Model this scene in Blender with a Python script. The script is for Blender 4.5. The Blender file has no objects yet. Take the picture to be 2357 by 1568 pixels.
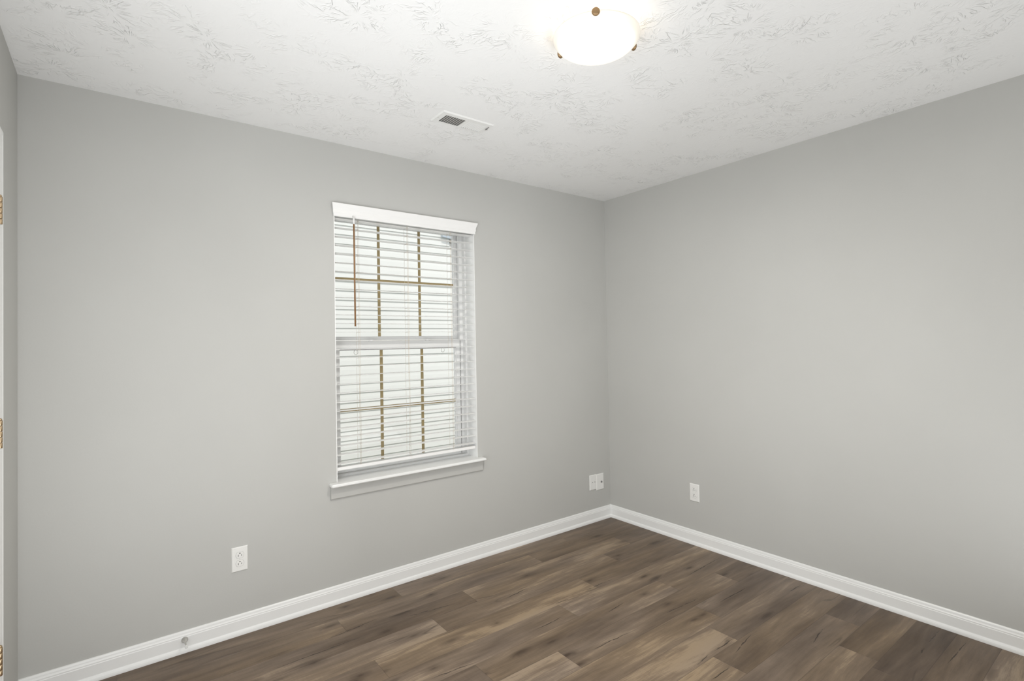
import bpy, bmesh, math, random
from mathutils import Vector, Matrix

random.seed(7)
SC = bpy.context.scene
COL = SC.collection

# ---------------------------------------------------------------- camera
IMG_W, IMG_H = 2357, 1568
F_PX = 1205.79
YAW, PITCH, ROLL = 0.6556738, 0.0182226, -0.0183142
CAM = Vector((-3.03472, -2.79500, 1.35203))
fw = Vector((math.sin(YAW) * math.cos(PITCH), math.cos(YAW) * math.cos(PITCH), math.sin(PITCH)))
rt0 = Vector((math.cos(YAW), -math.sin(YAW), 0))
up0 = rt0.cross(fw)
rt = rt0 * math.cos(ROLL) + up0 * math.sin(ROLL)
up = -rt0 * math.sin(ROLL) + up0 * math.cos(ROLL)
cd = bpy.data.cameras.new('camera')
cam = bpy.data.objects.new('camera', cd)
COL.objects.link(cam)
cd.sensor_fit = 'HORIZONTAL'
cd.sensor_width = 36.0
cd.lens = F_PX / IMG_W * 36.0
cd.shift_x = -10.46 / IMG_W
cd.shift_y = -17.51 / IMG_W
cd.clip_start = 0.02
cam.matrix_world = Matrix(((rt.x, up.x, -fw.x, CAM.x), (rt.y, up.y, -fw.y, CAM.y), (rt.z, up.z, -fw.z, CAM.z), (0, 0, 0, 1)))
SC.camera = cam

# ---------------------------------------------------------------- world, lights, exposure
wd = bpy.data.worlds.new('sky')
SC.world = wd
wd.use_nodes = True
bgn = wd.node_tree.nodes['Background']
bgn.inputs['Color'].default_value = (0.90, 0.96, 1.0, 1)
bgn.inputs['Strength'].default_value = 1.15

def area_light(name, loc, target, sx, sy, power, color):
    ld = bpy.data.lights.new(name, 'AREA')
    ld.shape = 'RECTANGLE'
    ld.size, ld.size_y = sx, sy
    ld.energy = power
    ld.color = color
    o = bpy.data.objects.new(name, ld)
    COL.objects.link(o)
    o.location = loc
    d = Vector(target) - Vector(loc)
    o.rotation_euler = d.to_track_quat('-Z', 'Y').to_euler()
    return o

# sun high above this house, raking the neighbour's siding (it does not reach the window)
sl = bpy.data.lights.new('sun', 'SUN')
sl.energy, sl.angle, sl.color = 2.0, math.radians(2.0), (1.0, 0.97, 0.92)
so_ = bpy.data.objects.new('sun', sl)
COL.objects.link(so_)
so_.rotation_euler = Vector((0.15, math.cos(math.radians(57)), -math.sin(math.radians(57)))).to_track_quat('-Z', 'Y').to_euler()

# unseen fill lights added behind and beside the camera to even out the room
FILL_TINT = (0.975, 1.0, 1.03)
area_light('fill_back', (-2.4, -3.2, 1.3), (-2.4, 0, 1.3), 1.6, 1.8, 3.0, FILL_TINT)
area_light('fill_side', (-3.27, -1.65, 1.2), (0, -0.9, 1.15), 1.1, 1.7, 22.0, FILL_TINT)
area_light('fill_up', (-1.6, -2.95, 0.3), (-1.6, -2.2, 2.44), 2.6, 0.5, 18.0, FILL_TINT)
area_light('fill_up', (-3.2, -1.9, 0.25), (-2.9, -1.2, 2.44), 0.3, 1.2, 13.5, FILL_TINT)
# added fill spots behind the camera: one up at the ceiling, one towards each far corner
def fill_spot(loc, aim, power, deg, soft):
    fl = bpy.data.lights.new('fill_spot', 'SPOT')
    fl.energy, fl.color, fl.spot_size, fl.spot_blend, fl.shadow_soft_size = power, FILL_TINT, math.radians(deg), 1.0, soft
    fo = bpy.data.objects.new('fill_spot', fl)
    COL.objects.link(fo)
    fo.location = loc
    fo.rotation_euler = (Vector(aim) - Vector(loc)).to_track_quat('-Z', 'Y').to_euler()
fill_spot((-2.2, -3.0, 0.9), (-1.7, -0.55, 2.44), 52.0, 52, 0.25)
fill_spot((-3.0, -3.1, 1.5), (0.0, -0.40, 1.05), 100.0, 62, 0.35)
fill_spot((-0.4, -3.1, 1.5), (-3.33, -0.15, 1.25), 50.0, 44, 0.35)
LAMP_POWER = 14.5
BOWL_EMIT = 0.5
vs = SC.view_settings
vs.view_transform = 'Standard'
vs.look = 'None'
vs.exposure = 0.06
vs.gamma = 1.0
vs.use_curve_mapping = False

# ---------------------------------------------------------------- helpers
def new_obj(name, me, mats=None, parent=None, smooth=None):
    o = bpy.data.objects.new(name, me)
    COL.objects.link(o)
    if mats is not None:
        for m in (mats if isinstance(mats, (list, tuple)) else [mats]):
            me.materials.append(m)
    if parent is not None:
        o.parent = parent
    return o

class MB:
    """collects shapes into one bmesh"""
    def __init__(self):
        self.bm = bmesh.new()

    def box(self, x0, x1, y0, y1, z0, z1, mat=0):
        v = [self.bm.verts.new((x, y, z)) for x in (x0, x1) for y in (y0, y1) for z in (z0, z1)]
        for f in ((0, 1, 3, 2), (4, 6, 7, 5), (0, 4, 5, 1), (2, 3, 7, 6), (0, 2, 6, 4), (1, 5, 7, 3)):
            fc = self.bm.faces.new([v[i] for i in f])
            fc.material_index = mat
        return v

    def bevel_box(self, x0, x1, y0, y1, z0, z1, b, seg=2):
        t = bmesh.new()
        v = [t.verts.new((x, y, z)) for x in (x0, x1) for y in (y0, y1) for z in (z0, z1)]
        for f in ((0, 1, 3, 2), (4, 6, 7, 5), (0, 4, 5, 1), (2, 3, 7, 6), (0, 2, 6, 4), (1, 5, 7, 3)):
            t.faces.new([v[i] for i in f])
        bmesh.ops.recalc_face_normals(t, faces=t.faces)
        bmesh.ops.bevel(t, geom=list(t.edges) + list(t.verts), offset=b, segments=seg, profile=0.5, affect='EDGES')
        self.merge(t)

    def merge(self, t, M=None):
        me = bpy.data.meshes.new('tmp')
        t.to_mesh(me)
        t.free()
        if M is not None:
            me.transform(M)
        self.bm.from_mesh(me)
        bpy.data.meshes.remove(me)

    def lathe(self, prof, M=None, n=48, smooth=True, caps=True):
        """profile of (r, h) turned about local Z"""
        t = bmesh.new()
        rings = []
        for r, h in prof:
            if r < 1e-6:
                rings.append([t.verts.new((0, 0, h))])
            else:
                rings.append([t.verts.new((r * math.cos(2 * math.pi * k / n), r * math.sin(2 * math.pi * k / n), h)) for k in range(n)])
        for a, b in zip(rings, rings[1:]):
            for k in range(n):
                k2 = (k + 1) % n
                if len(a) == 1 and len(b) == 1:
                    continue
                if len(a) == 1:
                    f = t.faces.new((a[0], b[k], b[k2]))
                elif len(b) == 1:
                    f = t.faces.new((a[k], a[k2], b[0]))
                else:
                    f = t.faces.new((a[k], a[k2], b[k2], b[k]))
                f.smooth = smooth
        if caps:
            for rg in (rings[0], rings[-1]):
                if len(rg) > 1:
                    t.faces.new(rg)
        bmesh.ops.recalc_face_normals(t, faces=t.faces)
        self.merge(t, M)

    def tube(self, pts, r, n=10, smooth=True):
        pts = [Vector(p) for p in pts]
        rings = []
        for i, p in enumerate(pts):
            d = (pts[min(i + 1, len(pts) - 1)] - pts[max(i - 1, 0)]).normalized()
            a = d.orthogonal().normalized()
            if rings:
                a = (self._a - d * self._a.dot(d)).normalized()
            self._a = a
            b = d.cross(a)
            rr = r[i] if isinstance(r, (list, tuple)) else r
            rings.append([self.bm.verts.new(p + (a * math.cos(2 * math.pi * k / n) + b * math.sin(2 * math.pi * k / n)) * rr) for k in range(n)])
        for A, B in zip(rings, rings[1:]):
            for k in range(n):
                f = self.bm.faces.new((A[k], A[(k + 1) % n], B[(k + 1) % n], B[k]))
                f.smooth = smooth
        self.bm.faces.new(rings[0][::-1])
        self.bm.faces.new(rings[-1])

    def prism(self, outlines, smooth=False):
        """loft through equal-length closed outlines (lists of 3D points), capped"""
        rings = [[self.bm.verts.new(p) for p in o] for o in outlines]
        n = len(rings[0])
        for A, B in zip(rings, rings[1:]):
            for k in range(n):
                f = self.bm.faces.new((A[k], A[(k + 1) % n], B[(k + 1) % n], B[k]))
                f.smooth = smooth
        self.bm.faces.new(rings[0][::-1])
        self.bm.faces.new(rings[-1])

    def build(self, name, mats, parent=None, recalc=True):
        if recalc:
            bmesh.ops.recalc_face_normals(self.bm, faces=self.bm.faces)
        me = bpy.data.meshes.new(name)
        self.bm.to_mesh(me)
        self.bm.free()
        return new_obj(name, me, mats, parent)

def empty(name, loc, label, cat, group=None, rz=0.0):
    o = bpy.data.objects.new(name, None)
    COL.objects.link(o)
    o.location = loc
    o.rotation_euler = (0, 0, rz)
    o.empty_display_size = 0.05
    o['label'] = label
    o['category'] = cat
    if group:
        o['group'] = group
    return o

def struct(o, label, cat):
    o['kind'] = 'structure'
    o['label'] = label
    o['category'] = cat
    return o

# ---------------------------------------------------------------- node helpers
def mat_base(name, color, rough=0.5, spec=0.5, metal=0.0):
    m = bpy.data.materials.new(name)
    m.use_nodes = True
    p = m.node_tree.nodes['Principled BSDF']
    p.inputs['Base Color'].default_value = (*color, 1)
    p.inputs['Roughness'].default_value = rough
    p.inputs['Specular IOR Level'].default_value = spec
    p.inputs['Metallic'].default_value = metal
    return m, m.node_tree, p

class NT:
    def __init__(self, nt):
        self.nt = nt
    def node(self, typ, **kw):
        n = self.nt.nodes.new(typ)
        for k, v in kw.items():
            setattr(n, k, v)
        return n
    def link(self, a, b):
        self.nt.links.new(a, b)
    def _in(self, sock, v):
        if isinstance(v, bpy.types.NodeSocket):
            self.link(v, sock)
        else:
            sock.default_value = v
    def math(self, op, a, b=None, c=None, clamp=False):
        n = self.node('ShaderNodeMath', operation=op, use_clamp=clamp)
        self._in(n.inputs[0], a)
        if b is not None:
            self._in(n.inputs[1], b)
        if c is not None:
            self._in(n.inputs[2], c)
        return n.outputs[0]
    def vmath(self, op, a, b=None, scale=None):
        n = self.node('ShaderNodeVectorMath', operation=op)
        self._in(n.inputs[0], a)
        if b is not None:
            self._in(n.inputs[1], b)
        if scale is not None:
            self._in(n.inputs['Scale'], scale)
        return n.outputs['Value'] if op in ('LENGTH', 'DOT_PRODUCT', 'DISTANCE') else n.outputs['Vector']
    def noise(self, vec, scale, detail=2.0, rough=0.5, dim='3D', dist=0.0, w=None):
        n = self.node('ShaderNodeTexNoise', noise_dimensions=dim)
        if vec is not None:
            self._in(n.inputs['Vector'], vec)
        n.inputs['Scale'].default_value = scale
        n.inputs['Detail'].default_value = detail
        n.inputs['Roughness'].default_value = rough
        n.inputs['Distortion'].default_value = dist
        return n.outputs['Fac']
    def maprange(self, v, a, b, c=0.0, d=1.0, smooth=False):
        n = self.node('ShaderNodeMapRange')
        n.interpolation_type = 'SMOOTHSTEP' if smooth else 'LINEAR'
        self._in(n.inputs['Value'], v)
        for k, x in (('From Min', a), ('From Max', b), ('To Min', c), ('To Max', d)):
            self._in(n.inputs[k], x)
        return n.outputs['Result']
    def mix(self, fac, a, b, blend='MIX'):
        n = self.node('ShaderNodeMix', data_type='RGBA', blend_type=blend)
        self._in(n.inputs['Factor'], fac)
        self._in(n.inputs['A'], a if isinstance(a, bpy.types.NodeSocket) else (*a, 1))
        self._in(n.inputs['B'], b if isinstance(b, bpy.types.NodeSocket) else (*b, 1))
        return n.outputs['Result']
    def comb(self, x, y, z):
        n = self.node('ShaderNodeCombineXYZ')
        for s, v in zip(n.inputs, (x, y, z)):
            self._in(s, v)
        return n.outputs[0]
    def sep(self, v):
        n = self.node('ShaderNodeSeparateXYZ')
        self.link(v, n.inputs[0])
        return n.outputs
    def bump(self, h, strength, dist, normal=None):
        n = self.node('ShaderNodeBump')
        self.link(h, n.inputs['Height'])
        n.inputs['Strength'].default_value = strength
        n.inputs['Distance'].default_value = dist
        if normal is not None:
            self.link(normal, n.inputs['Normal'])
        return n.outputs['Normal']

def paint(name, color, rough, bump_scale=180.0, bump_d=0.0002, spec=0.5, mott=0.02):
    m, nt, p = mat_base(name, color, rough, spec)
    N = NT(nt)
    co = N.node('ShaderNodeTexCoord').outputs['Object']
    big = N.noise(co, 1.7, 3.0)
    c = N.mix(N.maprange(big, 0.3, 0.7), tuple(x * (1 - mott) for x in color), tuple(min(1, x * (1 + mott)) for x in color))
    N.link(c, p.inputs['Base Color'])
    fine = N.noise(co, bump_scale, 3.0, 0.6)
    N.link(N.bump(fine, 0.5, bump_d), p.inputs['Normal'])
    return m

# ---------------------------------------------------------------- materials
WALL_C = (0.52, 0.517, 0.494)
M_wall = paint('wall_paint', WALL_C, 0.75, 140.0, 0.0004, 0.3)
M_apron = paint('apron_paint', WALL_C, 0.6, 140.0, 0.0002, 0.3)
M_trim = paint('white_trim', (0.86, 0.86, 0.845), 0.32, 60.0, 0.00008, 0.5, 0.008)
M_vinyl = paint('white_vinyl', (0.84, 0.84, 0.83), 0.38, 80.0, 0.00004, 0.5, 0.006)
M_blind = paint('blind_slat_white', (0.88, 0.875, 0.86), 0.36, 120.0, 0.00005, 0.5, 0.008)
M_plate = paint('white_plastic', (0.83, 0.825, 0.80), 0.3, 90.0, 0.00003, 0.5, 0.006)
M_register = paint('white_enamel', (0.82, 0.82, 0.80), 0.4, 90.0, 0.00005, 0.5, 0.006)
M_dark = paint('dark_void', (0.07, 0.068, 0.064), 0.7, 40.0, 0.00005, 0.3)
M_duct = paint('duct_grey', (0.27, 0.265, 0.25), 0.6, 40.0, 0.00005, 0.4)
M_gap = paint('shadow_gap_grey', (0.52, 0.515, 0.50), 0.6, 40.0, 0.00005, 0.4)
M_darkgrey = paint('dark_grey', (0.22, 0.215, 0.21), 0.6, 40.0, 0.00005, 0.4)
M_muntin = paint('tan_grid', (0.37, 0.29, 0.15), 0.5, 60.0, 0.00005, 0.4)
M_wand = paint('brown_wood', (0.26, 0.13, 0.05), 0.45, 90.0, 0.0001, 0.4, 0.1)
M_cord = paint('cream_cord', (0.66, 0.58, 0.48), 0.8, 400.0, 0.0001, 0.2)
M_door = paint('door_white', (0.84, 0.84, 0.825), 0.35, 50.0, 0.0001, 0.5, 0.008)
M_casing = paint('casing_white', (0.85, 0.85, 0.835), 0.35, 60.0, 0.00008, 0.5, 0.008)
M_siding = paint('vinyl_siding', (0.80, 0.785, 0.745), 0.55, 30.0, 0.0003, 0.4, 0.02)
M_fascia = paint('grey_blue_fascia', (0.50, 0.55, 0.60), 0.5, 30.0, 0.0002, 0.4)
M_shingle = paint('grey_shingle', (0.13, 0.13, 0.135), 0.9, 40.0, 0.003, 0.2, 0.2)

def metal(name, color, rough):
    m, nt, p = mat_base(name, color, rough, 0.5, 1.0)
    N = NT(nt)
    co = N.node('ShaderNodeTexCoord').outputs['Object']
    r = N.maprange(N.noise(co, 90.0, 3.0), 0.3, 0.7, rough - 0.06, rough + 0.08)
    N.link(r, p.inputs['Roughness'])
    return m
M_brass = metal('aged_brass', (0.48, 0.36, 0.23), 0.38)
M_bronze = metal('dull_bronze', (0.36, 0.24, 0.13), 0.42)
M_nickel = metal('satin_nickel', (0.62, 0.61, 0.58), 0.36)
M_rubber = paint('white_rubber', (0.80, 0.80, 0.78), 0.55, 60.0, 0.00005, 0.4)

def glass_mat():
    m = bpy.data.materials.new('window_glass')
    m.use_nodes = True
    nt = m.node_tree
    nt.nodes.clear()
    N = NT(nt)
    out = N.node('ShaderNodeOutputMaterial')
    tr = N.node('ShaderNodeBsdfTransparent')
    tr.inputs['Color'].default_value = (0.95, 0.955, 0.955, 1)
    gl = N.node('ShaderNodeBsdfGlossy')
    gl.inputs['Roughness'].default_value = 0.02
    lw = N.node('ShaderNodeFresnel')
    lw.inputs['IOR'].default_value = 1.22
    mx = N.node('ShaderNodeMixShader')
    N.link(lw.outputs[0], mx.inputs[0])
    N.link(tr.outputs[0], mx.inputs[1])
    N.link(gl.outputs[0], mx.inputs[2])
    N.link(mx.outputs[0], out.inputs[0])
    return m
M_glass = glass_mat()

def bowl_mat():
    """frosted glass of a lit lamp, swirled slightly"""
    m, nt, p = mat_base('frosted_lamp_glass', (0.9, 0.88, 0.82), 0.35)
    N = NT(nt)
    co = N.node('ShaderNodeTexCoord').outputs['Object']
    n = N.noise(co, 9.0, 3.0, 0.5, '3D', 1.5)
    c = N.mix(n, (1.0, 0.90, 0.74), (1.0, 0.96, 0.88))
    N.link(c, p.inputs['Emission Color'])
    # the glass glows over the bulbs and fades to cream at the rim, where no bulb stands behind it
    x, y, z = N.sep(co)
    r = N.math('SQRT', N.math('ADD', N.math('MULTIPLY', x, x), N.math('MULTIPLY', y, y)))
    N.link(N.maprange(r, 0.118, 0.143, BOWL_EMIT, BOWL_EMIT * 0.3, True), p.inputs['Emission Strength'])
    p.inputs['Base Color'].default_value = (0.90, 0.85, 0.76, 1)
    return m
M_bowl = bowl_mat()

def ceiling_mat():
    """white paint over a stomped-brush (crow's foot) plaster texture"""
    m, nt, p = mat_base('ceiling_texture', (0.86, 0.86, 0.85), 0.85, 0.2)
    N = NT(nt)
    co = N.node('ShaderNodeTexCoord').outputs['Object']
    warp = N.node('ShaderNodeTexNoise')
    warp.inputs['Scale'].default_value = 5.0
    warp.inputs['Detail'].default_value = 2.0
    N.link(co, warp.inputs['Vector'])
    w = N.vmath('SCALE', N.vmath('SUBTRACT', warp.outputs['Color'], (0.5, 0.5, 0.5)), None, 0.06)
    pco = N.vmath('ADD', co, w)
    heights = []
    for k, (sc, off) in enumerate(((5.2, 0.0), (7.5, 3.7))):
        pk = N.vmath('ADD', pco, (off, off * 0.7, 0))
        px, py, pz = N.sep(pk)
        p2 = N.comb(px, py, 0.0)
        vo = N.node('ShaderNodeTexVoronoi', voronoi_dimensions='2D', feature='F1')
        vo.inputs['Scale'].default_value = sc
        vo.inputs['Randomness'].default_value = 0.9
        N.link(p2, vo.inputs['Vector'])
        d = N.vmath('SUBTRACT', p2, vo.outputs['Position'])
        r = N.vmath('LENGTH', d)
        dn = N.vmath('NORMALIZE', d)
        rz = N.math('MULTIPLY', r, 13.0)
        q = N.vmath('ADD', N.vmath('MULTIPLY', dn, (2.7, 2.7, 0.0)), N.comb(0.0, 0.0, rz))
        q = N.vmath('ADD', q, N.vmath('SCALE', vo.outputs['Color'], None, 30.0))
        n = N.noise(q, 1.25, 2.0, 0.55)
        ridge = N.math('SUBTRACT', 1.0, N.math('MULTIPLY', N.math('ABSOLUTE', N.math('SUBTRACT', n, 0.5)), 15.0), None, True)
        ridge = N.math('POWER', ridge, 1.5)
        m1 = N.maprange(r, 0.018, 0.05, 0.0, 1.0, True)
        m2 = N.maprange(r, 0.09, 0.15, 1.0, 0.15, True)
        keep = N.maprange(N.noise(N.vmath('ADD', q, (17.0, 5.0, 3.0)), 1.1, 1.0), 0.46, 0.56, 0.0, 1.0, True)
        ridge = N.math('MULTIPLY', ridge, keep)
        heights.append(N.math('MULTIPLY', ridge, N.math('MULTIPLY', m1, m2)))
    h = N.math('MAXIMUM', heights[0], N.math('MULTIPLY', heights[1], 0.7))
    patch = N.maprange(N.noise(co, 6.0, 2.0), 0.40, 0.62, 0.12, 1.0, True)
    h = N.math('MULTIPLY', h, patch)
    h = N.math('ADD', h, N.math('MULTIPLY', N.noise(co, 60.0, 3.0), 0.18))
    N.link(N.bump(h, 1.0, 0.0022), p.inputs['Normal'])
    return m
M_ceiling = ceiling_mat()

# splits and knots of the planks, in metres on the floor: (x, y) to (x, y)
SPLITS = [(-1.93, -0.359, -1.592, -0.411), (-2.558, -0.397, -2.097, -0.397), (-1.419, -0.536, -1.224, -0.509), (-1.493, -0.865, -1.276, -0.856), (-2.042, -0.872, -1.819, -0.894), (-1.086, -0.733, -0.75, -0.737), (-0.498, -0.984, -0.025, -0.958), (-1.103, -0.973, -0.94, -0.952), (-1.255, -0.736, -1.133, -0.75), (-0.903, -1.156, -0.6, -1.174), (-0.645, -1.263, -0.279, -1.269), (-1.391, -1.145, -1.125, -1.154), (-0.99, -1.485, -0.816, -1.483), (-1.133, -1.494, -1.018, -1.482), (-0.934, -1.55, -0.718, -1.513), (-1.169, -1.587, -1.023, -1.584), (-0.599, -1.725, -0.428, -1.7), (-0.204, -1.435, -0.059, -1.44), (-0.216, -2.039, -0.041, -2.04), (-0.336, -2.134, -0.064, -2.141), (-0.345, -2.042, -0.25, -2.039), (-2.27, -0.315, -1.974, -0.287)]
KNOTS = [(-1.685, -0.239, 0.03), (-1.575, -0.697, 0.035), (-1.983, -0.818, 0.04), (-2.021, -0.424, 0.04), (-2.364, -0.462, 0.05), (-2.239, -0.67, 0.045), (-1.537, -0.104, 0.06), (-2.091, -0.071, 0.03), (-1.937, -0.542, 0.07), (-1.143, -0.387, 0.05), (-0.91, -0.669, 0.05), (-0.791, -1.106, 0.05), (-0.746, -1.281, 0.07), (-0.8, -0.965, 0.04), (-1.473, -0.983, 0.07), (-0.523, -0.537, 0.03), (-0.31, -0.402, 0.05)]
# lighter and darker planks, the light's fall-off at the ends painted in: row -> (an x on the plank, tone)
TONES = {0: ((-2.2, 0.22), (-3.2, 0.2), (-1.2, 0.48), (-0.3, 0.40)), 1: ((-2.4, 0.34), (-1.6, 0.52), (-0.5, 0.40)), 2: ((-2.0, 0.36), (-3.0, 0.3), (-1.0, 0.66), (-0.2, 0.32)),
         3: ((-2.2, 0.70), (-1.2, 0.44), (-0.3, 0.36)), 4: ((-2.4, 0.32), (-1.5, 0.70), (-0.5, 0.34)), 5: ((-1.6, 0.42), (-0.7, 0.66)),
         6: ((-1.5, 0.56), (-0.3, 0.44)), 7: ((-1.8, 0.74), (-0.8, 0.46), (-0.15, 0.42)), 8: ((-1.3, 0.62), (-0.4, 0.38)),
         9: ((-1.3, 0.78), (-0.4, 0.34)), 10: ((-1.5, 0.74), (-0.5, 0.30)), 11: ((-1.0, 0.42), (-0.2, 0.22)), 12: ((-0.9, 0.44), (-0.2, 0.20)), 13: ((-0.1, 0.10), (-0.6, 0.16), (-1.2, 0.3)), 14: ((-0.1, 0.12), (-0.7, 0.2), (-1.2, 0.3))}

def floor_mat():
    m, nt, p = mat_base('vinyl_plank_oak', (0.16, 0.12, 0.085), 0.42, 0.35)
    N = NT(nt)
    uv = N.node('ShaderNodeUVMap')
    uv.uv_map = 'plank'
    u, v, _ = N.sep(uv.outputs['UV'])
    at = N.node('ShaderNodeAttribute')
    at.attribute_name = 'plank_seed'
    s1, s2, bright = N.sep(at.outputs['Vector'])
    su = N.math('MULTIPLY', s1, 53.0)
    sv = N.math('MULTIPLY', s2, 71.0)
    # gentle wander of the grain
    wn = N.noise(N.comb(N.math('MULTIPLY', u, 1.6), N.math('MULTIPLY', v, 3.0), su), 1.0, 2.0)
    vw = N.math('ADD', v, N.math('MULTIPLY', N.math('SUBTRACT', wn, 0.5), 0.07))
    # knots: sparse stretched cells
    kv = N.comb(N.math('ADD', N.math('MULTIPLY', u, 2.6), su), N.math('ADD', N.math('MULTIPLY', vw, 9.0), sv), 0.0)
    vo = N.node('ShaderNodeTexVoronoi', voronoi_dimensions='2D', feature='F1')
    vo.inputs['Scale'].default_value = 1.0
    N.link(kv, vo.inputs['Vector'])
    kr, kg, kb = N.sep(vo.outputs['Color'])
    kon = N.maprange(kr, 0.76, 0.78)
    kd = vo.outputs['Distance']
    knot = N.math('MULTIPLY', N.maprange(kd, 0.03, 0.22, 1.0, 0.0, True), kon)
    core = N.math('MULTIPLY', N.maprange(kd, 0.02, 0.09, 1.0, 0.0, True), N.math('MULTIPLY', kon, N.maprange(kg, 0.3, 0.6)))
    vk = N.math('ADD', vw, N.math('MULTIPLY', knot, 0.02))
    def st(a, b, sc, det, rg, off):
        return N.noise(N.comb(N.math('ADD', N.math('MULTIPLY', u, a), su), N.math('ADD', N.math('MULTIPLY', vk, b), sv), off), sc, det, rg)
    broad = st(1.5, 8.0, 1.0, 3.0, 0.5, 1.3)
    mid = st(3.5, 30.0, 1.0, 5.0, 0.65, 4.1)
    fine = st(14.0, 260.0, 1.0, 3.0, 0.6, 7.7)
    saw = st(150.0, 10.0, 1.0, 2.0, 0.5, 9.9)
    t = N.math('ADD', N.math('MULTIPLY', broad, 0.80), N.math('MULTIPLY', mid, 0.52))
    t = N.math('ADD', t, N.math('MULTIPLY', fine, 0.26))
    t = N.math('ADD', t, N.math('MULTIPLY', saw, 0.06))
    t = N.math('ADD', t, N.math('MULTIPLY', N.math('SUBTRACT', bright, 0.50), 0.42))
    t = N.math('SUBTRACT', t, N.math('MULTIPLY', knot, 0.22))
    t = N.math('SUBTRACT', t, N.math('MULTIPLY', core, 0.25))
    rp = N.node('ShaderNodeValToRGB')
    cr = rp.color_ramp
    cr.elements[0].position = 0.42
    cr.elements[0].color = (0.068, 0.045, 0.030, 1)
    cr.elements[1].position = 1.16
    cr.elements[1].color = (0.335, 0.258, 0.188, 1)
    e = cr.elements.new(0.68)
    e.color = (0.134, 0.097, 0.070, 1)
    e = cr.elements.new(0.90)
    e.color = (0.218, 0.164, 0.121, 1)
    oco = N.node('ShaderNodeTexCoord').outputs['Object']
    ox, oy, _z = N.sep(oco)
    wob = N.math('MULTIPLY_ADD', N.math('SUBTRACT', mid, 0.5), 0.02, oy)
    for kx, ky, kl in KNOTS:
        ex = N.math('MULTIPLY', N.math('SUBTRACT', ox, kx), 1.0 / kl)
        ey = N.math('MULTIPLY', N.math('SUBTRACT', wob, ky), 1.0 / (0.010 + kl * 0.22))
        q = N.math('MULTIPLY_ADD', ex, ex, N.math('MULTIPLY', ey, ey))
        t = N.math('SUBTRACT', t, N.math('MULTIPLY', N.math('EXPONENT', N.math('MULTIPLY', q, -1.0)), 0.20))
        t = N.math('SUBTRACT', t, N.math('MULTIPLY', N.math('EXPONENT', N.math('MULTIPLY', q, -12.0)), 0.18))
    tt = N.math('MULTIPLY', t, 1.0)
    N.link(tt, rp.inputs['Fac'])
    # ramp only spans 0..1, so the top stop is pulled in
    cr.elements[-1].position = 1.0
    jag = N.noise(N.comb(N.math('MULTIPLY', ox, 14.0), N.math('MULTIPLY', oy, 30.0), 0.0), 1.0, 4.0, 0.6)
    wx, wy = ox, N.math('MULTIPLY_ADD', N.math('SUBTRACT', jag, 0.5), 0.020, oy)
    brk = N.maprange(N.noise(N.comb(N.math('MULTIPLY', ox, 26.0), N.math('MULTIPLY', oy, 40.0), 5.0), 1.0, 2.0), 0.36, 0.46, 0.25, 1.0)
    # warm / grey drift between planks and along them
    hue = st(0.9, 5.0, 1.0, 2.0, 0.5, 12.5)
    col = N.mix(N.maprange(hue, 0.35, 0.68), rp.outputs['Color'], N.mix(1.0, rp.outputs['Color'], (1.04, 0.99, 0.86), 'MULTIPLY'))
    # splits: thin wandering dark lines along the grain
    cn = N.noise(N.comb(N.math('ADD', N.math('MULTIPLY', u, 1.1), sv), N.math('ADD', N.math('MULTIPLY', v, 7.5), su), 21.0), 1.0, 2.5, 0.45)
    cl = N.maprange(N.math('ABSOLUTE', N.math('SUBTRACT', cn, 0.5)), 0.0, 0.012, 1.0, 0.0)
    cm = N.maprange(N.noise(N.comb(N.math('ADD', N.math('MULTIPLY', u, 2.4), su), N.math('ADD', N.math('MULTIPLY', v, 6.0), sv), 31.0), 1.0, 1.0), 0.55, 0.63)
    crack = N.math('MULTIPLY', N.math('MULTIPLY', cl, cm), 0.55)
    for ax, ay, bx, by in SPLITS:
        tq = N.math('MULTIPLY', N.math('SUBTRACT', wx, ax), 1.0 / (bx - ax))
        dy = N.math('ABSOLUTE', N.math('SUBTRACT', wy, N.math('MULTIPLY_ADD', tq, by - ay, ay)))
        hw = N.math('MULTIPLY', N.math('MULTIPLY', tq, N.math('SUBTRACT', 1.0, tq)), 0.0120)
        cq = N.math('MULTIPLY', N.math('SUBTRACT', hw, dy), 900.0, None, True)
        crack = N.math('MAXIMUM', crack, N.math('MULTIPLY', cq, brk))
    col = N.mix(N.math('MULTIPLY', crack, 0.82), col, (0.026, 0.017, 0.011))
    # hairline joints
    W, L = 0.149, 1.216
    ev = N.math('MINIMUM', v, N.math('SUBTRACT', W, v))
    eu = N.math('MINIMUM', u, N.math('SUBTRACT', L, u))
    ed = N.math('MINIMUM', ev, eu)
    seam = N.maprange(ed, 0.0004, 0.0016, 1.0, 0.0)
    col = N.mix(N.math('MULTIPLY', seam, 0.35), col, (0.03, 0.02, 0.014))
    N.link(col, p.inputs['Base Color'])
    N.link(N.maprange(fine, 0.3, 0.7, 0.36, 0.5), p.inputs['Roughness'])
    hh = N.math('SUBTRACT', N.math('ADD', N.math('MULTIPLY', fine, 0.35), N.math('MULTIPLY', mid, 0.25)), N.math('ADD', crack, N.math('MULTIPLY', seam, 0.6)))
    N.link(N.bump(hh, 0.5, 0.0009), p.inputs['Normal'])
    return m
M_floor = floor_mat()

# ---------------------------------------------------------------- room shell
XL, YF, CE = -3.331, -3.26, 2.44            # left wall, wall behind the camera, ceiling height
OX0, OX1, OZ0, OZ1 = -2.102, -1.213, 0.612, 2.108   # window opening
T = 0.16                                    # outer wall thickness

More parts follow.
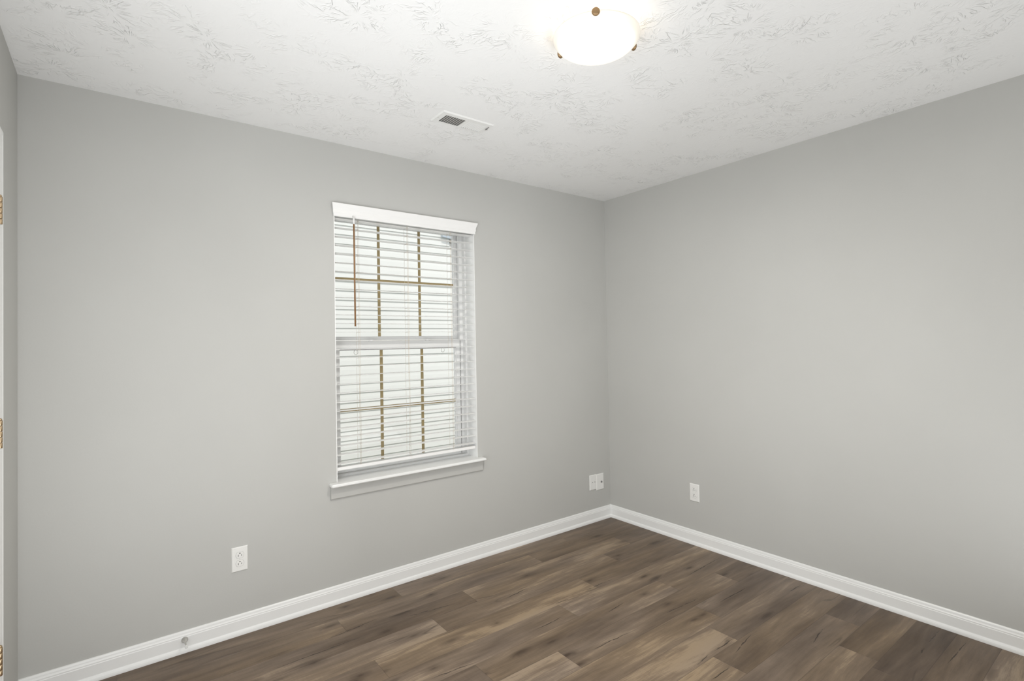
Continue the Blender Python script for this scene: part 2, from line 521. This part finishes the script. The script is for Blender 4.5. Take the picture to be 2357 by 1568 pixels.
# floor: one face per plank, laid along the window wall
def make_floor():
    bm = bmesh.new()
    uvl = bm.loops.layers.uv.new('plank')
    PW, PL = 0.149, 1.216
    joints = {0: -1.813, 1: -0.95, 2: -1.530, 3: -1.797, 4: -2.153, 5: -1.230, 6: -0.62, 7: -1.503, 8: -1.92, 9: -0.824, 10: -1.018, 11: -1.50, 12: -0.522}
    rng = random.Random(11)
    row, y1 = 0, -0.014
    seeds = []
    while y1 > YF:
        y0 = max(-0.163 - PW * row, YF)
        jx = joints.get(row, -rng.uniform(0, PL))
        x = jx - PL * math.ceil((jx - XL) / PL)
        while x < 0:
            a, b = max(x, XL), min(x + PL, 0.0)
            if b - a > 1e-4:
                s = [rng.random(), rng.random(), rng.uniform(0.3, 0.7)]
                for tx, tone in TONES.get(row, ()):
                    if a <= tx < b:
                        s[2] = tone
                vs_ = [bm.verts.new(c) for c in ((a, y0, 0), (b, y0, 0), (b, y1, 0), (a, y1, 0))]
                f = bm.faces.new(vs_)
                top = -0.163 - PW * row + PW
                for lp in f.loops:
                    lp[uvl].uv = (lp.vert.co.x - x, top - lp.vert.co.y)
                seeds.append(s)
            x += PL
        y1 = y0
        row += 1
    # strip of floor under the window-wall baseboard
    me = bpy.data.meshes.new('floor')
    bm.to_mesh(me)
    bm.free()
    attr = me.attributes.new('plank_seed', 'FLOAT_VECTOR', 'FACE')
    for i, s in enumerate(seeds):
        attr.data[i].vector = s
    o = new_obj('floor', me, M_floor)
    return struct(o, 'brown wood-look plank floor', 'floor')
make_floor()

b = MB()
b.box(XL - 0.12, 0.12, YF - 0.12, T, CE, CE + 0.1)
struct(b.build('ceiling', M_ceiling), 'white stomp-textured ceiling', 'ceiling')

b = MB()   # window wall with its opening
b.box(XL - 0.12, OX0, 0, T, 0, CE)
b.box(OX1, 0.12, 0, T, 0, CE)
b.box(OX0, OX1, 0, T, 0, OZ0)
b.box(OX0, OX1, 0, T, OZ1, CE)
struct(b.build('wall_back', M_wall), 'light grey wall with the window', 'wall')
b = MB()
b.box(0, 0.12, YF - 0.12, 0, 0, CE)
struct(b.build('wall_right', M_wall), 'light grey wall right of the corner', 'wall')
b = MB()
b.box(XL - 0.12, 0, YF - 0.12, YF, 0, CE)
struct(b.build('wall_front', M_wall), 'light grey wall behind the viewpoint', 'wall')
DY0, DY1, DZ = -1.278, -0.510, 2.004        # door opening in the left wall
b = MB()
b.box(XL - 0.12, XL, DY1, 0, 0, CE)
b.box(XL - 0.12, XL, YF, DY0, 0, CE)
b.box(XL - 0.12, XL, DY0, DY1, DZ, CE)
struct(b.build('wall_left', M_wall), 'light grey wall with the white door at far left', 'wall')

# baseboards: moulded board with a shoe strip at the floor
BB = [(0, 0), (0.0205, 0), (0.0205, 0.006), (0.0192, 0.013), (0.0165, 0.0185), (0.013, 0.0215), (0.012, 0.0235),
      (0.012, 0.066), (0.0105, 0.0685), (0.0105, 0.0735), (0.0085, 0.0765), (0.0075, 0.0800), (0.0070, 0.0845), (0.0058, 0.0885), (0.0035, 0.0915), (0, 0.0922)]
def board(name, label, ends, axis):
    """ends: list of (position along run, mitre sign); profile offset grows into the room"""
    m = MB()
    outs = []
    for pos, mit in ends:
        if axis == 'x':
            outs.append([(pos + mit * d, -d, z) for d, z in BB])
        elif axis == 'y':
            outs.append([(-d, pos + mit * d, z) for d, z in BB])
        elif axis == 'L':
            outs.append([(XL + d, pos + mit * d, z) for d, z in BB])
        else:
            outs.append([(pos + mit * d, YF + d, z) for d, z in BB])
    m.prism(outs)
    return struct(m.build(name, M_trim), label, 'baseboard')
board('baseboard_back', 'white moulded baseboard under the window', [(XL, 1), (0, -1)], 'x')
board('baseboard_right', 'white moulded baseboard along the right wall', [(0, -1), (YF, 1)], 'y')
board('baseboard_left', 'short white baseboard between door casing and corner', [(0, -1), (-0.453, 0)], 'L')
board('baseboard_front', 'white moulded baseboard behind the viewpoint', [(XL, 1), (0, -1)], 'f')

# ---------------------------------------------------------------- door on the left wall
CAS = [(0, 0), (0.0152, 0), (0.0152, 0.010), (0.0135, 0.016), (0.0125, 0.030), (0.0105, 0.045), (0.0095, 0.054), (0.007, 0.0575), (0, 0.0575)]
b = MB()   # casing legs and head, thicker at the outer edge
w = 0.0575
oy1, oy0, oz = DY1 + w, DY0 - w, DZ + w
def cas_pt(d, t, corner):
    # t = distance from the outer edge inwards
    y = {'r': oy1 - t, 'l': oy0 + t}
    return d, t, y
leg_r = [[(XL + d, oy1 - t, 0.0) for d, t in CAS], [(XL + d, oy1 - t, oz - t) for d, t in CAS], [(XL + d, oy0 + t, oz - t) for d, t in CAS], [(XL + d, oy0 + t, 0.0) for d, t in CAS]]
b.prism(leg_r)
struct(b.build('trim_1', M_casing), 'white door casing at the left edge', 'door casing')
b = MB()   # jamb lining
b.box(XL - 0.12, XL, DY1 - 0.004, DY1, 0, DZ)
b.box(XL - 0.12, XL, DY0, DY0 + 0.004, 0, DZ)
b.box(XL - 0.12, XL, DY0, DY1, DZ - 0.004, DZ)
struct(b.build('trim_2', M_casing), 'white door jamb lining inside the casing', 'door jamb')
door = MB()
x1 = XL - 0.002
door.box(x1 - 0.035, x1, DY0 + 0.006, DY1 - 0.006, 0.012, DZ - 0.006)
yc = (DY0 + DY1) / 2
for ya, yb in ((DY0 + 0.11, yc - 0.05), (yc + 0.05, DY1 - 0.11)):
    for za, zb in ((0.20, 0.78), (0.90, 1.48), (1.60, 1.88)):
        door.bevel_box(x1 - 0.004, x1 + 0.005, ya, yb, za, zb, 0.004, 2)
door_o = struct(door.build('door_1', M_door), 'white panel door in the left wall', 'door')
for z in (1.796, 1.095, 0.395):
    h = MB()
    for k in range(5):
        z0 = z - 0.0435 + k * 0.0175
        h.lathe([(0.0, z0), (0.0058, z0 + 0.0004), (0.0064, z0 + 0.0012), (0.0064, z0 + 0.0158), (0.0058, z0 + 0.0166), (0.0, z0 + 0.017)], Matrix.Translation((XL + 0.0145, DY1 - 0.004, 0)), 16)
    h.lathe([(0.0, z + 0.0435), (0.0045, z + 0.0437), (0.0052, z + 0.047), (0.003, z + 0.0495), (0.0, z + 0.050)], Matrix.Translation((XL + 0.0145, DY1 - 0.004, 0)), 16)
    h.box(XL - 0.001, XL + 0.0095, DY1 - 0.0075, DY1 - 0.005, z - 0.044, z + 0.044)
    ho = h.build('hinge', M_brass, door_o)
    ho['label'] = 'brass hinge'
k = MB()
KM = Matrix.Translation((XL, DY0 + 0.07, 0.94)) @ Matrix.Rotation(math.pi / 2, 4, 'Y')
k.lathe([(0, 0), (0.032, 0), (0.032, 0.006), (0.026, 0.012), (0.012, 0.014), (0.011, 0.034), (0.020, 0.040), (0.027, 0.050), (0.027, 0.058), (0.020, 0.066), (0, 0.068)], KM, 32)
ko = k.build('door_knob', M_brass, door_o)
ko['label'] = 'brass knob'

# ---------------------------------------------------------------- window
win = empty('window_1', ((OX0 + OX1) / 2, 0.1, 0.63), 'white double-hung window with tan grids', 'window')
win['kind'] = 'structure'
WI = Matrix.Translation(win.location).inverted()
def wpart(mb, name, mat, parent=None, label=None):
    o = mb.build(name, mat)
    o.parent = parent or win
    if parent is None or parent == win:
        o.matrix_parent_inverse = WI
    else:
        o.matrix_parent_inverse = Matrix.Identity(4)
    if label:
        o['label'] = label
    return o
# painted return lining of the opening
JD = 0.100
b = MB()
lt = 0.004
b.box(OX0, OX0 + lt, -0.0005, JD, 0.630, OZ1)
b.box(OX1 - lt, OX1, -0.0005, JD, 0.630, OZ1)
b.box(OX0, OX1, -0.0005, JD, OZ1 - lt, OZ1)
wpart(b, 'jamb_lining', M_trim)
# vinyl frame
b = MB()
FX0, FX1, FZ0, FZ1 = OX0, OX1, 0.612, OZ1
def ring(m, x0, x1, z0, z1, w, y0, y1, wb=None, wt=None):
    wb = w if wb is None else wb
    wt = w if wt is None else wt
    m.box(x0, x0 + w, y0, y1, z0, z1)
    m.box(x1 - w, x1, y0, y1, z0, z1)
    m.box(x0 + w, x1 - w, y0, y1, z0, z0 + wb)
    m.box(x0 + w, x1 - w, y0, y1, z1 - wt, z1)
ring(b, FX0, FX1, FZ0, FZ1, 0.014, JD, 0.205, 0.030, 0.014)
ring(b, FX0 + 0.014, FX1 - 0.014, FZ0 + 0.03, FZ1 - 0.014, 0.022, 0.132, 0.150, 0.004, 0.004)
ring(b, FX0 + 0.014, FX1 - 0.014, FZ0 + 0.03, FZ1 - 0.014, 0.010, 0.164, 0.205, 0.004, 0.006)
wpart(b, 'frame', M_vinyl)

def sash(name, x0, x1, z0, z1, st, bt, tp, y0, y1, gx, gz, mw):
    s = MB()
    ring(s, x0, x1, z0, z1, st, y0, y1, bt, tp)
    # glazing bead, stepped back from the stile face
    ring(s, x0 + st, x1 - st, z0 + bt, z1 - tp, 0.005, y0 + 0.008, y1 - 0.004)
    so = wpart(s, name, M_vinyl)
    yg = (y0 + y1) / 2
    g = MB()
    g.box(x0 + st, x1 - st, yg + 0.006, yg + 0.009, z0 + bt, z1 - tp)
    wpart(g, 'glass', M_glass, so)
    mt = MB()
    for x in gx:
        mt.bevel_box(x - mw / 2, x + mw / 2, yg - 0.003, yg + 0.0035, z0 + bt + 0.001, z1 - tp - 0.001, 0.0015, 1)
    mt.bevel_box(x0 + st + 0.001, x1 - st - 0.001, yg - 0.0035, yg + 0.003, gz - mw / 2, gz + mw / 2, 0.0015, 1)
    mo = wpart(mt, 'grid_bars', M_muntin, so, 'tan grid bars')
    return so
up_s = sash('upper_sash', -2.078, -1.228, 1.362, 2.096, 0.032, 0.036, 0.030, 0.168, 0.198, (-1.7765, -1.5085), 1.735, 0.0165)
lo_s = sash('lower_sash', -2.064, -1.254, 0.643, 1.374, 0.026, 0.032, 0.046, 0.127, 0.158, (-1.7845, -1.5195), 0.987, 0.0175)
# dark strips painting the shade in the sash gaps and under the meeting rail
b = MB()
for x in (-2.0665, -1.2535):
    b.box(x - 0.0005, x + 0.003, 0.126, 0.131, 0.645, 1.372)
b.box(-2.035, -1.283, 0.1265, 0.128, 1.3265, 1.3305)
wpart(b, 'gap_shade', M_darkgrey, lo_s, 'dark strip painted as gap shade')
for x in (-1.8485, -1.4835):
    l = MB()
    l.lathe([(0, 1.374), (0.013, 1.374), (0.013, 1.380), (0.010, 1.385), (0, 1.386)], Matrix.Translation((x, 0.140, 0)), 20)
    l.bevel_box(x - 0.004, x + 0.052, 0.134, 0.146, 1.3775, 1.3815, 0.0015, 1)
    wpart(l, 'sash_lock', M_vinyl, lo_s)
for x0, x1 in ((-2.058, -1.985), (-1.330, -1.262)):
    l = MB()
    l.bevel_box(x0, x1, 0.130, 0.146, 1.373, 1.3785, 0.002, 1)
    wpart(l, 'tilt_latch', M_vinyl, lo_s)
for x in (-1.9445, -1.383):
    l = MB()
    pts = [(x + 0.0115 * math.cos(a), 0.122, 1.312 + 0.0115 * math.sin(a)) for a in [math.radians(140 + i * 13) for i in range(21)]]
    l.tube(pts, 0.0013, 8)
    l.tube([(x - 0.0088, 0.122, 1.319), (x - 0.0088, 0.128, 1.334)], 0.0013, 6)
    l.tube([(x + 0.0088, 0.122, 1.319), (x + 0.0088, 0.128, 1.334)], 0.0013, 6)
    wpart(l, 'pull_ring', M_nickel, lo_s, 'thin grey pull ring')

# stool and apron
b = MB()
SP = [(0.100, 0.612), (-0.036, 0.612), (-0.044, 0.6125), (-0.0475, 0.6145), (-0.050, 0.6175), (-0.0505, 0.6205), (-0.049, 0.6235), (-0.045, 0.6255), (-0.043, 0.6285), (-0.038, 0.6300), (0.100, 0.6300)]
SX0, SX1 = -2.143, -1.174
# part inside the opening
b.box(OX0 + 0.0002, OX1 - 0.0002, -0.001, 0.100, 0.6122, 0.630)
# projecting nose with moulded ends
nose = [(-0.0002, 0.6125)] + SP[2:10] + [(-0.0002, 0.630)]
def nose_at(x, inset):
    return [(x, y if y > -0.001 else min(y + inset, -0.0004), z + (0.6212 - z) * min(1, inset * 60)) for y, z in nose]
b.prism([nose_at(SX0, 0.010), nose_at(SX0 + 0.0015, 0.005), nose_at(SX0 + 0.005, 0.0015), nose_at(SX0 + 0.009, 0.0), nose_at(SX1 - 0.009, 0.0), nose_at(SX1 - 0.005, 0.0015), nose_at(SX1 - 0.0015, 0.005), nose_at(SX1, 0.010)])
wpart(b, 'window_sill', M_trim)
b = MB()
AP = [(0, 0.6120), (-0.0125, 0.6120), (-0.0125, 0.5500), (-0.0105, 0.5465), (-0.0070, 0.5440), (-0.0035, 0.5430), (0, 0.5425)]
b.prism([[(x, y, z) for y, z in AP] for x in (-2.136, -1.181)])
wpart(b, 'apron', M_apron, None, 'grey painted apron board')

# ---------------------------------------------------------------- blind
blind = empty('window_blind', ((OX0 + OX1) / 2, 0.03, 2.06), 'white horizontal slat blind lowered over the window', 'blind')
BI = Matrix.Translation(blind.location).inverted()
def bpart(o, label=None):
    o.parent = blind
    o.matrix_parent_inverse = BI
    if label:
        o['label'] = label
    return o
b = MB()   # crown valance with returned ends
VP = [(-0.001, 2.0440), (-0.012, 2.0440), (-0.0135, 2.0475), (-0.0125, 2.0540), (-0.0150, 2.0600), (-0.0170, 2.0640), (-0.0170, 2.0800), (-0.0195, 2.0880), (-0.0240, 2.0980), (-0.0270, 2.1060), (-0.0270, 2.1125), (-0.001, 2.1125)]
def val_end(side, e):
    out = []
    for y, z in VP:
        d = -y - 0.010
        out.append(((-2.1045 - max(d, 0) * 0.75 if side < 0 else -1.2135 + max(d, 0) * 0.75), y, z))
    return out
b.prism([val_end(-1, 0), val_end(1, 0)])
bpart(b.build('valance', M_blind))
BX0, BX1 = OX0 + 0.006, OX1 - 0.007
b = MB()
b.box(BX0, BX1, 0.006, 0.056, 2.0500, 2.0800)
bpart(b.build('head_rail', M_blind))
def slat_bm(z):
    m = MB()
    yc, hw, n = 0.032, 0.0250, 8
    top, bot = [], []
    for i in range(n + 1):
        t = -1 + 2 * i / n
        c = 0.0011 * (1 - t * t)
        th = 0.00145 * (1 - 0.55 * abs(t) ** 6)
        top.append((yc + hw * t, c + th))
        bot.append((yc + hw * t, c - th))
    o = top + bot[::-1]
    m.prism([[(x - blind.location.x, y - blind.location.y, zz) for y, zz in o] for x in (BX0, BX1)])
    return m
PITCH_S = 0.04707
s0 = slat_bm(0).build('slat', M_blind)
s0.parent = blind
for f in s0.data.polygons:
    f.use_smooth = False
slat_z = [2.0370 - PITCH_S * i for i in range(29)]
for i, z in enumerate(slat_z):
    s = s0 if i == 0 else s0.copy()
    if i:
        COL.objects.link(s)
        s.parent = blind
    s.location = (0, 0, z - blind.location.z)
b = MB()
b.bevel_box(BX0, BX1, 0.008, 0.056, 0.6850, 0.7030, 0.004, 3)
bpart(b.build('bottom_rail', M_blind))
LX = (-1.9640, -1.6690, -1.3790)
for x in LX:
    b = MB()
    b.tube([(x, 0.0055, 2.050), (x, 0.0055, 0.703)], 0.00065, 6)
    b.tube([(x, 0.0585, 2.050), (x, 0.0585, 0.703)], 0.00065, 6)
    for z in slat_z:
        b.tube([(x, 0.0055, z - 0.0026), (x, 0.0585, z - 0.0026)], 0.0005, 5)
    bpart(b.build('ladder_cord', M_cord), 'cream ladder cord')
    b = MB()
    b.tube([(x - 0.007, 0.0045, 2.050), (x - 0.007, 0.0045, 0.703)], 0.0008, 6)
    b.lathe([(0, 0.683), (0.005, 0.683), (0.005, 0.6855), (0, 0.6856)], Matrix.Translation((x, 0.032, 0)), 14)
    bpart(b.build('lift_cord', M_cord), 'cream lift cord')
wand = MB()
wand.tube([(-2.0030, -0.028, 2.012), (-2.0025, -0.0275, 1.80), (-2.0012, -0.026, 1.455)], 0.0042, 10)
wo = bpart(wand.build('tilt_wand', M_wand), 'brown tilt wand')
wand = MB()
wand.tube([(-2.0030, -0.028, 2.046), (-2.0030, -0.028, 2.008)], 0.0050, 10)
wand.tube([(-2.0030, -0.010, 2.056), (-2.0030, -0.022, 2.052), (-2.0030, -0.028, 2.044)], 0.0022, 8)
bpart(wand.build('wand_hook', M_blind))

# ---------------------------------------------------------------- ceiling light
LC = Vector((-1.715, -1.560, CE))
lamp = empty('ceiling_light', LC, 'flush ceiling light with a glowing frosted bowl and bronze knobs', 'ceiling light')
b = MB()
b.lathe([(0, 0), (0.058, 0), (0.058, -0.012), (0.048, -0.020), (0, -0.020)], None, 48)
b.build('base_pan', M_bronze, lamp)
R0, DEP, ZR = 0.148, 0.062, -0.042
prof = [(R0 - 0.004, ZR), (R0, ZR + 0.001), (R0, ZR - 0.004)]
for i in range(1, 19):
    a = i / 18
    r = R0 * math.cos(a * math.pi / 2)
    prof.append((max(r, 0), ZR - 0.004 - DEP * math.sin(a * math.pi / 2) ** 1.25))
inner = [(max(r - 0.004, 0), z + 0.004) for r, z in prof[3:]][::-1]
b = MB()
b.lathe(prof[:-1] + [(0, ZR - 0.004 - DEP)] + [(0, ZR - DEP)] + inner[1:] + [(R0 - 0.004, ZR)], None, 64, True, False)
b.build('glass_bowl', M_bowl, lamp)
for k in range(3):
    a = math.atan2(CAM.y - LC.y, CAM.x - LC.x) + math.radians(0) + k * 2 * math.pi / 3
    dirv = Vector((math.cos(a), math.sin(a), 0))
    kn = MB()
    KM = Matrix.Translation(dirv * (R0 - 0.006) + Vector((0, 0, ZR - 0.006))) @ dirv.to_track_quat('Z', 'Y').to_matrix().to_4x4()
    kn.lathe([(0, -0.004), (0.005, -0.004), (0.005, 0.004), (0.0122, 0.005), (0.0130, 0.007), (0.0130, 0.011), (0.0110, 0.0135), (0, 0.0145)], KM, 28)
    kn.tube([dirv * 0.045 + Vector((0, 0, -0.019)), dirv * 0.090 + Vector((0, 0, ZR - 0.012)), dirv * (R0 - 0.003) + Vector((0, 0, ZR - 0.006))], 0.0022, 8)
    kn.build('knob', M_bronze, lamp)
ld = bpy.data.lights.new('bulb', 'AREA')
ld.shape = 'DISK'
ld.size = 0.20
ld.energy = LAMP_POWER
ld.color = (1.0, 0.95, 0.87)
bulb = bpy.data.objects.new('bulb', ld)
COL.objects.link(bulb)
bulb.parent = lamp
bulb.location = (0, 0, ZR - DEP - 0.007)
lp = bpy.data.lights.new('bulb', 'POINT')
lp.energy, lp.color, lp.shadow_soft_size = 0.35, (1.0, 0.90, 0.76), 0.02
bulb = bpy.data.objects.new('bulb', lp)
COL.objects.link(bulb)
bulb.parent = lamp
bulb.location = (0, 0, -0.078)

# ---------------------------------------------------------------- ceiling register
reg = empty('ceiling_vent', (-1.671, -0.6195, CE), 'white louvred air register on the ceiling near the window', 'vent')
b = MB()
HX, HY, TH = 0.145, 0.0665, 0.0065
SL = ((-0.112, -0.003), (0.015, 0.120))
SY0, SY1 = -0.0355, 0.0445
xs = [-HX, SL[0][0], SL[0][1], SL[1][0], SL[1][1], HX]
# face plate around the two slot fields, with a bevelled rim
def plate(m, x0, x1, y0, y1):
    m.box(x0, x1, y0, y1, -TH, -TH + 0.0015)
plate(b, -HX + 0.006, HX - 0.006, SY1, HY - 0.006)
plate(b, -HX + 0.006, HX - 0.006, -HY + 0.006, SY0)
plate(b, -HX + 0.006, SL[0][0], SY0, SY1)
plate(b, SL[0][1], SL[1][0], SY0, SY1)
plate(b, SL[1][1], HX - 0.006, SY0, SY1)
rim_o = [(-HX, -HY, -0.0003), (HX, -HY, -0.0003), (HX, HY, -0.0003), (-HX, HY, -0.0003)]
i_ = 0.0065
rim_i = [(-HX + i_, -HY + i_, -TH), (HX - i_, -HY + i_, -TH), (HX - i_, HY - i_, -TH), (-HX + i_, HY - i_, -TH)]
vo_ = [b.bm.verts.new(p) for p in rim_o]
vi_ = [b.bm.verts.new(p) for p in rim_i]
for q in range(4):
    b.bm.faces.new((vo_[q], vo_[(q + 1) % 4], vi_[(q + 1) % 4], vi_[q]))
b.build('face_plate', M_register, reg)
b = MB()
b.box(-HX + 0.02, HX - 0.02, SY0 - 0.004, SY1 + 0.004, -0.0012, -0.0004)
b.build('duct_backing', M_duct, reg)['label'] = 'grey sheet painted as the shaded duct'  # flat backing sheet, the duct's darkness is in its colour
for gi, (xa, xb) in enumerate(SL):
    nL = 9
    pit = (xb - xa) / nL
    for q in range(nL):
        x = xa + pit * (q + 0.5 if gi else q + 1)
        lv = MB()
        # louvres lean away from the viewer on one side, towards on the other
        dx = 0.0040 if gi == 0 else -0.0044
        cx = x
        ya, yb = SY0, SY1
        th = 0.0006
        o1 = [(cx - dx - th, ya, -TH), (cx - dx + th, ya, -TH), (cx + dx + th, ya, -0.0012), (cx + dx - th, ya, -0.0012)]
        o2 = [(x_, yb, z_) for x_, _, z_ in o1]
        lv.prism([o1, o2])
        lv.build('louvre', M_register, reg)
b = MB()
b.bevel_box(0.1285, 0.1312, -0.038, -0.004, -TH - 0.0035, -TH, 0.0006, 1)
b.bevel_box(0.1312, 0.1375, -0.014, -0.0085, -TH - 0.005, -TH, 0.0008, 1)
b.build('damper_lever', M_darkgrey, reg)['label'] = 'grey damper lever'
for x in (-0.133, 0.139):
    b = MB()
    b.lathe([(0, -TH - 0.0012), (0.0022, -TH - 0.001), (0.0028, -TH), (0, -TH)], Matrix.Translation((x, 0.008, 0)), 14)
    b.build('screw', M_nickel, reg)

# ---------------------------------------------------------------- wall plates
def faceplate(mb, w, h, d=0.0055):
    """bevelled plate in the local xz plane, its back at y=0, facing -y"""
    o = [(-w / 2, -h / 2), (w / 2, -h / 2), (w / 2, h / 2), (-w / 2, h / 2)]
    def rg(i, y):
        return [(x - math.copysign(i, x), y, z - math.copysign(i, z)) for x, z in o]
    mb.prism([rg(0, 0), rg(0, -0.002), rg(0.0012, -0.0035), rg(0.0035, -d), ])

def duplex_outlet(loc, rz, label):
    t = empty('electrical_outlet', loc, label, 'outlet', 'duplex outlets on the walls', rz)
    b = MB()
    faceplate(b, 0.070, 0.1145)
    b.build('faceplate', M_plate, t)
    for zc in (0.0195, -0.0195):
        r = MB()
        n = 40
        def outl(s, y):
            pts = []
            for q in range(n):
                a = 2 * math.pi * q / n
                x, z = 0.0172 * math.cos(a), 0.0172 * math.sin(a)
                z = max(-0.0142, min(0.0142, z))
                pts.append((x * s, y, zc + z * s))
            return pts
        r.prism([outl(1.0, -0.0052), outl(1.0, -0.0066), outl(0.95, -0.0073)])
        ro = r.build('receptacle', M_plate, t)
        g = MB()   # shadow gap around it and its blade slots
        g.prism([outl(1.06, -0.0050), outl(1.06, -0.00575)])
        go = g.build('gap', M_gap, ro)
        s = MB()
        s.box(-0.0078, -0.0056, -0.0078, -0.0070, zc - 0.0062, zc + 0.0028)
        s.box(0.0056, 0.0076, -0.0078, -0.0070, zc - 0.0050, zc + 0.0022)
        s.lathe([(0, 0), (0.0026, 0), (0.0026, 0.0008), (0, 0.0008)], Matrix.Translation((0, -0.0070, zc + 0.0085)) @ Matrix.Rotation(math.pi / 2, 4, 'X'), 16)
        s.build('socket_slots', M_dark, ro)['label'] = 'dark socket slots'
    b = MB()
    b.lathe([(0, 0), (0.0032, 0), (0.0026, 0.0010), (0, 0.0013)], Matrix.Translation((0, -0.0055, 0)) @ Matrix.Rotation(math.pi / 2, 4, 'X'), 16)
    b.build('screw', M_plate, t)
    return t
duplex_outlet((-2.5650, 0.0, 0.3510), 0.0, 'white duplex outlet on the wall left of the window')
duplex_outlet((0.0, -0.7455, 0.3400), -math.pi / 2, 'white duplex outlet on the right wall')

t = empty('phone_plate', (-0.1895, 0.0, 0.2920), 'white wall plate with two small holes, left of the pair by the corner', 'wall plate')
b = MB()
faceplate(b, 0.070, 0.1115)
b.build('faceplate', M_plate, t)
for x in (-0.0075, 0.0165):
    b = MB()
    b.lathe([(0, 0), (0.0036, 0), (0.0036, 0.0010), (0, 0.0011)], Matrix.Translation((x, -0.0055, 0.001)) @ Matrix.Rotation(math.pi / 2, 4, 'X'), 16)
    b.build('jack_hole', M_duct, t)['label'] = 'dark hole'
t = empty('coax_plate', (-0.1150, 0.0, 0.2855), 'white wall plate with a dark coax jack, right of the pair by the corner', 'wall plate')
b = MB()
faceplate(b, 0.079, 0.1200, 0.0062)
b.build('faceplate', M_plate, t)
b = MB()
RX = Matrix.Rotation(math.pi / 2, 4, 'X')
b.lathe([(0, 0), (0.0072, 0), (0.0072, 0.003), (0.0046, 0.0032), (0.0046, 0.0075), (0.0030, 0.0078), (0.0028, 0.005), (0, 0.005)], Matrix.Translation((0.011, -0.0062, -0.002)) @ RX, 18)
b.build('coax_jack', M_darkgrey, t)['label'] = 'dark threaded jack'

# ---------------------------------------------------------------- door stop on the baseboard
t = empty('door_stop', (-2.789, -0.0120, 0.0560), 'small grey door stop with flared base on the baseboard', 'door stop')
b = MB()
b.lathe([(0, 0), (0.0128, 0), (0.0130, 0.0025), (0.0112, 0.0050), (0.0078, 0.0110), (0.0052, 0.0200), (0.0037, 0.0330), (0.0032, 0.0480), (0.0032, 0.0650), (0, 0.0650)], Matrix.Rotation(math.pi / 2, 4, 'X'), 32)
b.build('flared_post', M_nickel, t)
b = MB()
b.lathe([(0, 0.0640), (0.0056, 0.0640), (0.0062, 0.0660), (0.0062, 0.0740), (0.0054, 0.0765), (0.0024, 0.0766), (0.0021, 0.0740), (0, 0.0740)], Matrix.Rotation(math.pi / 2, 4, 'X'), 24)
b.build('bumper', M_rubber, t)['label'] = 'white rubber tip'

# ---------------------------------------------------------------- neighbour's house outside
NY = 2.85
house = empty('neighbor_house', (-0.3, NY + 0.2, -0.5), 'pale sided house seen through the blind', 'house')
HI = Matrix.Translation(house.location).inverted()
lap = 0.1016
b = MB()
z = -0.5 + 0.012
zt = 3.40
n = int((zt - z) / lap)
X0, X1 = -3.6, 2.6
for i in range(n):
    za, zb = z + i * lap, z + (i + 1) * lap
    xr = X1 if zb < 2.62 else 0.27   # courses above the eave stop at the gable's end
    # sloped course: bottom edge stands proud of the course below, lip underneath
    v = [b.bm.verts.new(p) for p in ((X0, NY - 0.016, za), (xr, NY - 0.016, za), (xr, NY - 0.012, za + lap * 0.5), (X0, NY - 0.012, za + lap * 0.5), (xr, NY - 0.0035, zb + 0.004), (X0, NY - 0.0035, zb + 0.004))]
    b.bm.faces.new((v[0], v[1], v[2], v[3]))
    b.bm.faces.new((v[3], v[2], v[4], v[5]))
    w2 = [b.bm.verts.new(p) for p in ((X0, NY, za), (xr, NY, za))]
    b.bm.faces.new((w2[0], w2[1], v[1], v[0]))
b.box(X0, X1, NY, NY + 0.1, -0.5, 2.60)
b.box(X0, 0.27, NY, NY + 0.1, 2.60, 3.38)
o = b.build('siding', M_siding)
# boxed eave with fascia at the right end of the gable, and the roof edge above it
b = MB()
EX, EZ = 0.21, 2.76
out = [(EX - 0.06, EZ - 0.02), (EX + 0.04, EZ - 0.015), (EX + 0.22, EZ - 0.105), (EX + 0.22, EZ - 0.235), (EX + 0.13, EZ - 0.235), (EX + 0.11, EZ - 0.12), (EX - 0.06, EZ - 0.10)]
b.prism([[(x, NY - 0.06, z_) for x, z_ in out], [(x, NY - 0.017, z_) for x, z_ in out]])
f = b.build('fascia', M_fascia)
f.parent = house
f.matrix_parent_inverse = HI
f['label'] = 'grey-blue eave fascia'
b = MB()
b.prism([[(x, y_, z_) for x, z_ in ((EX + 0.03, EZ + 0.005), (EX + 0.23, EZ - 0.095), (EX + 0.60, EZ - 0.28), (EX + 0.60, EZ - 0.26), (EX + 0.23, EZ - 0.075), (EX + 0.03, EZ + 0.025))] for y_ in (NY - 0.07, NY + 0.3)])
f = b.build('roof', M_shingle)
f.parent = house
f.matrix_parent_inverse = HI
o.parent = house
o.matrix_parent_inverse = HI

b = MB()
b.box(-8, 8, T + 0.3, NY + 6, -0.56, -0.5)  # unseen, added to block light from below and darken under the siding laps
M_grass = paint('mown_grass', (0.16, 0.165, 0.10), 0.9, 40.0, 0.004, 0.2, 0.2)
struct(b.build('ground', M_grass), 'unseen grass strip added outside between the houses', 'ground')
